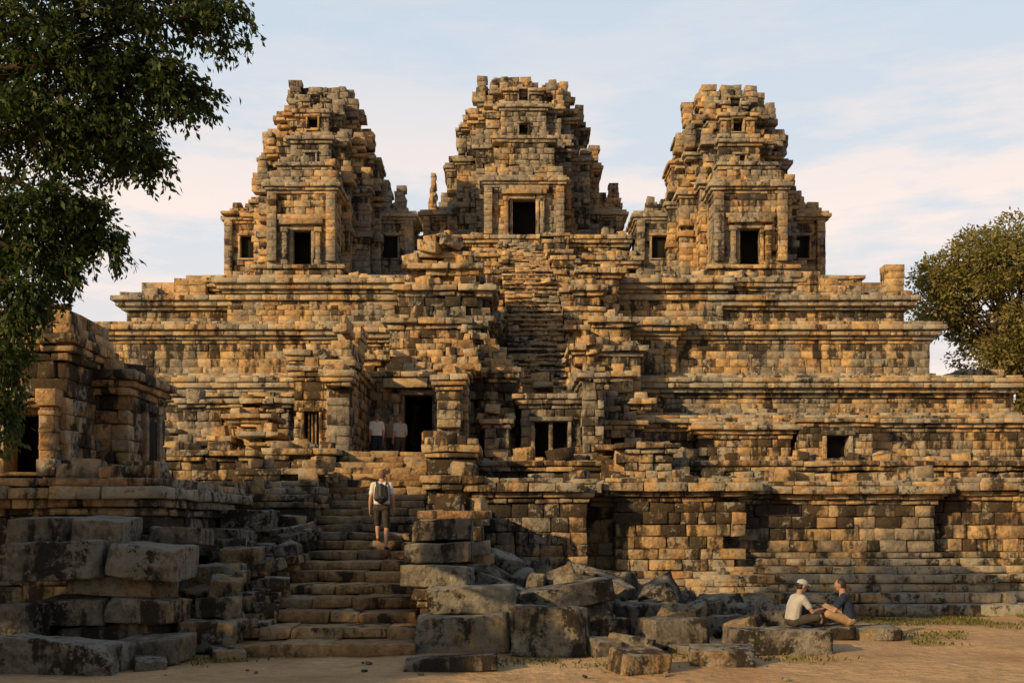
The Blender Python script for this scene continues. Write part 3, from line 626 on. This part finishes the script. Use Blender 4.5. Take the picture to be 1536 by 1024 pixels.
# ------------------------------------------------------------ grass
P=[];D=[]
for _ in range(11000):
    x=U(3.5,16); y=U(20.2,22.9)
    if noise.noise(Vector((x*.7,y*.9,3)))>-.1: P.append((x,y,0)); D.append((U(-.3,.3),U(-.3,.3),1))
for _ in range(3500):
    x=U(6.8,12); y=U(16.8,20.2)
    if noise.noise(Vector((x*.6,y*1.2,7)))>.12: P.append((x,y,0)); D.append((U(-.5,.5),U(-.5,.5),1))
for _ in range(900):
    c=random.choice([(1.4,14.3),(-.3,14.6),(3.6,16.4),(2.3,15.2),(-5.0,14.6),(.6,14.9),(-4.2,15.2),(4.4,15.0)]); P.append((c[0]+random.gauss(0,.35),c[1]+random.gauss(0,.22),0)); D.append((U(-.5,.5),U(-.5,.5),1))
gl=leafmat('grass_blade',(.08,.08,.02),(.19,.17,.05),.3); leaves('grass',np.array(P,float),np.array(D,float),.065,gl,None)

# ------------------------------------------------------------ people
bm=bmesh.new(); bmesh.ops.create_icosphere(bm,subdivisions=2,radius=1); IV=np.array([v.co[:] for v in bm.verts]); IF=np.array([[v.index for v in f.verts] for f in bm.faces]); bm.free()
def blob(name,prims,mat,parent,vox=.008,smooth=4):
    V=[];F=[];o=0
    for p in prims:
        if p[0]=='e':
            _,c,r,rt=p; P=IV*np.array(r); P=P@rot3(*rt).T+np.array(c); V.append(P);F.append(IF+o);o+=len(IV)
        else:
            _,a,b,r0,r1=p; a=np.array(a,float);b=np.array(b,float);L=np.linalg.norm(b-a); n=max(2,int(L/(min(r0,r1)*.3))+1)
            for i in range(n):
                t=i/(n-1); V.append(IV*(r0+(r1-r0)*t)+a+(b-a)*t);F.append(IF+o);o+=len(IV)
    V=np.concatenate(V);F=np.concatenate(F)
    ob=mesh_from(name,V,F.ravel(),np.full(len(F),3),mat,parent,None,True)
    r=ob.modifiers.new('r','REMESH'); r.mode='VOXEL'; r.voxel_size=vox; r.use_smooth_shade=True
    s=ob.modifiers.new('s','SMOOTH'); s.iterations=smooth; s.factor=.5
    return ob
M_skin=simple('skin',(.42,.25,.17),.6,60,.08,.3,.001); M_skin2=simple('skin_tanned',(.30,.17,.11),.6,60,.08,.3,.001)
M_hair=simple('dark_hair',(.015,.012,.010),.6,90,.4,.4,.004); M_hairb=simple('short_brown_hair',(.16,.10,.06),.8,90,.3)
M_white=simple('pale_cotton',(.62,.58,.52),.9,12,.12,.2,.02); M_sh=simple('dark_shorts',(.05,.045,.038),.9,12,.3,.2,.02); M_navy=simple('navy_cotton',(.018,.026,.05),.9,12,.3,.2,.02)
M_pack=simple('black_nylon',(.015,.017,.02),.6,50,.3,.4); M_grey=simple('grey_cotton',(.36,.35,.33),.9,12,.12,.2,.02); M_shoe=simple('sandal_leather',(.12,.07,.04),.7,40,.2); M_tan=simple('tan_cotton',(.33,.22,.13),.9,12,.15,.2,.02)
M_eye=simple('eye_white',(.7,.68,.65),.3,5,.02,.5)
def hand(pr,w,d,pn,side):
    w=np.array(w,float);d=np.array(d,float);d/=np.linalg.norm(d);s=np.array(side,float);s-=d*s.dot(d);s/=np.linalg.norm(s);pn=np.cross(d,s) if np.dot(np.cross(d,s),pn)>0 else -np.cross(d,s)
    for k in range(4):
        a=s*(.030-.020*k); pr.append(('c',w+a*.7,w+d*.085+a,.014,.011))
        L=(.070,.078,.073,.056)[k]; k0=w+d*.085+a; k1=k0+d*L*.45+pn*L*.15; k2=k1+d*L*.25+pn*L*.25; k3=k2+d*L*.05+pn*L*.25
        pr+= [('c',k0,k1,.0095,.009),('c',k1,k2,.009,.0085),('c',k2,k3,.0085,.0075)]
    t0=w+d*.025+s*.028; t1=t0+s*.03+d*.03+pn*.01; t2=t1+d*.03+pn*.01+s*.006; pr+=[('c',t0,t1,.013,.011),('c',t1,t2,.011,.009)]
def person(name,J,loc,rz,skin,shirt,lower,hair,lowlen=.9,extra=None,vox=.007,capm=None,shoe=M_shoe):
    e=empty(name); A=lambda k:np.array(J[k],float)
    pr=[]; hd=A('head'); fd=A('face'); fd/=np.linalg.norm(fd); side=np.cross([0,0,1],fd); side/=np.linalg.norm(side); yaw=math.atan2(-fd[0],fd[1])
    pit=math.asin(max(-1,min(1,fd[2]))); rt=(pit,0,yaw)
    upv=np.cross(fd,-side) if np.cross(fd,-side)[2]>0 else np.cross(fd,side)
    pr+=[('e',hd,(.078,.096,.114),rt),('e',hd+fd*.03-upv*.06,(.055,.06,.055),rt),('c',hd+fd*.088+upv*.01,hd+fd*.106-upv*.028,.010,.014),
         ('e',hd+side*.080-upv*.012,(.012,.022,.030),rt),('e',hd-side*.080-upv*.012,(.012,.022,.030),rt),
         ('c',hd+fd*.086-upv*.066+side*.016,hd+fd*.086-upv*.066-side*.016,.008,.008),('c',hd+fd*.085+upv*.03+side*.045,hd+fd*.085+upv*.03-side*.045,.012,.012)]
    nk=A('neck'); pr.append(('c',nk-np.array([0,0,.03]),hd-upv*.05-fd*.018,.064,.056))
    ch=A('chest');pv=A('pelvis'); up=(nk-ch)/np.linalg.norm(nk-ch); lat=A('shR')-A('shL'); lat/=np.linalg.norm(lat)
    def torso(d,lo=0.0):
        o=[]; bt=pv+(ch-pv)*lo
        for f in np.linspace(-1,1,5):
            a=nk-up*.075+lat*.115*f; b=ch+lat*.085*f; c=bt+lat*.065*f
            o+=[('c',a,b,.072+d,.092+d),('c',b,c,.092+d,.090+d+(.012 if lo else 0))]
        return o
    for s in 'LR':
        sh=A('sh'+s);el=A('el'+s);wr=A('wr'+s);hp=A('hp'+s);kn=A('kn'+s);an=A('an'+s);to=A('to'+s)
        pr+=[('c',nk,sh,.045,.050),('c',sh,el,.048,.037),('c',el,el+(wr-el)*.35,.037,.038),('c',el+(wr-el)*.35,wr,.038,.024)]
        hand(pr,wr,J.get('hd'+s,wr-el),J.get('pn'+s,(0,1,0)),J.get('ts'+s,fd))
        pr+=[('c',hp,kn,.080,.053),('c',kn,kn+(an-kn)*.35,.051,.055),('c',kn+(an-kn)*.35,an,.055,.033),('c',an-(to-an)*.25-np.array([0,0,.02]),to,.034,.026)]
    pr+=torso(-.012)
    blob('body',pr,skin,e,vox,3)
    sp=torso(.014,.22)
    for s in 'LR':
        sh=A('sh'+s);el=A('el'+s); sp+=[('c',nk-up*.02,sh,.058,.066),('c',nk-up*.05,sh-up*.03,.06,.06),('c',sh,sh+(el-sh)*.62,.066,.060)]
    blob('shirt',sp,shirt,e,.009,5)
    lp=[('c',pv-lat*.07,pv+lat*.07,.108,.108),('c',A('hpL'),A('hpR'),.108,.108)]
    for s in 'LR':
        hp=A('hp'+s);kn=A('kn'+s);an=A('an'+s)
        lp.append(('c',hp,hp+(kn-hp)*min(lowlen,1.0),.100,.078 if lowlen<1.01 else .068)); lp.append(('c',pv,hp,.105,.103))
        if lowlen>1: lp.append(('c',kn,kn+(an-kn)*(lowlen-1),.068,.05))
    blob('trousers' if lowlen>1 else 'shorts',lp,lower,e,.009,5)
    for s in 'LR':
        an=A('an'+s);to=A('to'+s); d=to-an; blob('shoe_'+s,[('c',an-d*.28-np.array([0,0,.038]),to-np.array([0,0,.006]),.036,.034)],shoe,e,.008,3)
    if hair is not None: blob('hair',[('e',hd-fd*.018+upv*.013,(.083,.093,.109),rt),('e',hd-fd*.03-upv*.03,(.074,.070,.066),rt)],hair,e,.007,3)
    if capm is not None: blob('cap',[('e',hd+upv*.045-fd*.006,(.090,.107,.080),rt),('e',hd+upv*.04+fd*.11,(.060,.07,.012),rt)],capm,e,.007,3)
    ev=[]
    for s in(-1,1): ev.append(('e',hd+fd*.078+side*s*.031+upv*.004,(.012,.012,.007),rt))
    blob('eyes',ev,M_eye,e,.004,1)
    if extra: extra(e)
    e.location=loc; e.rotation_euler=(0,0,rz); return e
J=dict(head=(0.0,.05,1.625),face=(.05,1,.0),neck=(0,.02,1.46),chest=(0,.02,1.24),pelvis=(0,0,.97),shL=(-.18,.01,1.41),shR=(.18,.01,1.41),
 elL=(-.24,-.03,1.12),elR=(.24,-.04,1.12),wrL=(-.26,.06,.88),wrR=(.25,.05,.88),hpL=(-.085,0,.92),hpR=(.085,0,.92),
 knL=(-.10,.16,.56),knR=(.10,.03,.50),anL=(-.10,.18,.27),anR=(.10,-.13,.085),toL=(-.12,.36,.24),toR=(.12,.04,.035),pnL=(1,0,0),pnR=(-1,0,0))
def pack(e):
    blob('backpack',[('c',(-.07,-.15,1.33),(.07,-.15,1.33),.07,.07),('c',(-.08,-.16,1.12),(.08,-.16,1.12),.08,.08),('c',(0,-.16,1.09),(0,-.15,1.36),.10,.08),('c',(-.08,-.16,1.12),(-.07,-.15,1.33),.08,.07),('c',(.08,-.16,1.12),(.07,-.15,1.33),.08,.07),('c',(-.05,-.23,1.12),(.05,-.23,1.12),.045,.045)],M_pack,e,.009,4)
    blob('backpack_straps',[('c',(s*.10,-.12,1.40),(s*.11,-.04,1.475),.018,.018) for s in(-1,1)]+[('c',(s*.11,-.04,1.475),(s*.11,.05,1.475),.018,.018) for s in(-1,1)]+[('c',(s*.11,.05,1.475),(s*.12,.12,1.36),.018,.018) for s in(-1,1)],M_pack,e,.008,2)
person('climbing_man',J,(-2.82,21.65,1.50),0.05,M_skin,M_white,M_sh,M_hairb,.92,pack,.007)
Js=dict(head=(0,.13,.735),face=(0,1,-.25),neck=(0,.06,.575),chest=(0,-.02,.37),pelvis=(0,-.06,.115),shL=(-.175,.06,.52),shR=(.175,.06,.52),
 elL=(-.23,.22,.28),elR=(.23,.22,.28),wrL=(-.13,.42,.34),wrR=(.12,.42,.32),hpL=(-.085,-.03,.11),hpR=(.085,-.03,.11),
 knL=(-.20,.34,.33),knR=(.24,.34,.20),anL=(-.10,.42,.05),anR=(.02,.38,.07),toL=(-.11,.60,.02),toR=(-.10,.46,.04),pnL=(0,0,-1),pnR=(0,0,-1),tsL=(1,0,0),tsR=(-1,0,0))
person('seated_man',Js,(5.05,17.82,.22),-math.pi/2+.15,M_skin2,M_grey,M_sh,M_hair,.9,None,.007,M_grey)
Jn=dict(Js); Jn.update(head=(.02,.10,.745),face=(.25,1,-.2),wrL=(-.10,.40,.36),wrR=(.16,.36,.24),knL=(-.24,.34,.24),knR=(.20,.36,.33),anL=(-.04,.38,.05),anR=(.12,.50,.05),toR=(.12,.68,.02),toL=(.08,.46,.04))
person('seated_man',Jn,(6.0,17.95,.22),math.pi/2-.25,M_skin2,M_navy,M_tan,M_hair,.95,None,.007)
def stand(h,da=0,fx=0.0):
    k=h/1.75
    J=dict(head=(0,.0,1.625),face=(fx,1,.0),neck=(0,.0,1.46),chest=(0,.02,1.24),pelvis=(0,0,.97),shL=(-.18,.0,1.41),shR=(.18,.0,1.41),elL=(-.23,-.03,1.12),elR=(.23,-.03,1.12),wrL=(-.22,.1,.88),wrR=(.22,.08+da,.88+da),
     hpL=(-.085,0,.92),hpR=(.085,0,.92),knL=(-.1,.02,.5),knR=(.1,.04,.5),anL=(-.1,-.02,.085),anR=(.12,0,.085),toL=(-.12,.15,.035),toR=(.15,.16,.035),pnL=(1,0,0),pnR=(-1,0,0))
    return {a:(tuple(np.array(v)*k) if a[:2] not in('fa','pn') else v) for a,v in J.items()}
person('visitor',stand(1.68),(-4.38,32.4,4.0),.3,M_skin,M_white,M_navy,M_hairb,1.85,None,.010)
person('visitor',stand(1.80,.2,.4),(-4.12,34.0,4.0),-.4,M_skin,M_tan,M_sh,M_hairb,1.85,None,.010)
person('visitor',stand(1.64,.1,-.5),(-3.66,32.7,4.0),.5,M_skin,M_grey,M_sh,M_hairb,1.85,None,.010)

# ------------------------------------------------------------ light, sky, camera
AZ=math.radians(50); EL=math.radians(20)
w=bpy.data.worlds.new('World'); scene.world=w; w.use_nodes=True; nt=w.node_tree; nt.nodes.clear()
class WTree(NT):
    def __init__(s,t): s.t=t
t=WTree(nt)
sky=t.n('ShaderNodeTexSky',sky_type='NISHITA',sun_disc=False,sun_elevation=EL,sun_rotation=math.pi+AZ,dust_density=2.0,air_density=1.0)
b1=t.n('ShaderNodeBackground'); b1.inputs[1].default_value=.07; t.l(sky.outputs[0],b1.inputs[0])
gen=t.n('ShaderNodeTexCoord').outputs['Generated']; sx=t.n('ShaderNodeSeparateXYZ'); t.l(gen,sx.inputs[0])
nzv=t.noise(t.vmul(gen,(1,1,4.6)),3.6,8,.62)
cl=t.ramp(nzv,[(.45,0.0),(.58,1.0)])
hz=t.ramp(sx.outputs[2],[(0.0,(.92,.74,.65)),(.14,(.82,.75,.73)),(.27,(.72,.75,.79)),(.44,(.60,.69,.79)),(.8,(.40,.52,.70))])
fadec=t.ramp(sx.outputs[2],[(.28,1.0),(.42,.2)])
hc=t.mix(t.math('MULTIPLY',t.math('MULTIPLY',cl,.95),fadec),hz,(1.0,.84,.76))
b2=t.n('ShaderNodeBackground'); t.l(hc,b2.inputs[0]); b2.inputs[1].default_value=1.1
yf=t.ramp(t.math('ADD',t.math('MULTIPLY',sx.outputs[1],.5),.5),[(.3,.15),(.74,.92)])  # sky shaped brighter ahead, dimmer behind the camera, to cut ambient fill
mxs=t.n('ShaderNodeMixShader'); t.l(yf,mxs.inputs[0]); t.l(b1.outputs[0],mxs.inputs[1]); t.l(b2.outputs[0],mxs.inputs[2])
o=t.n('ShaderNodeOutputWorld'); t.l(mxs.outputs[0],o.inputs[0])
sl=bpy.data.lights.new('sun','SUN'); sl.energy=5.0; sl.angle=math.radians(.5); sl.color=(1,.68,.33)
so=bpy.data.objects.new('sun',sl); scene.collection.objects.link(so)
dv=Vector((-math.sin(AZ)*math.cos(EL),-math.cos(AZ)*math.cos(EL),math.sin(EL))); so.rotation_euler=dv.to_track_quat('Z','Y').to_euler()
cam=bpy.data.cameras.new('camera'); co=bpy.data.objects.new('camera',cam); scene.collection.objects.link(co)
co.location=(0,0,2.0); co.rotation_euler=(math.pi/2,0,0); cam.sensor_width=36; cam.lens=35.156; cam.shift_y=278/1536; cam.clip_end=6000
scene.camera=co
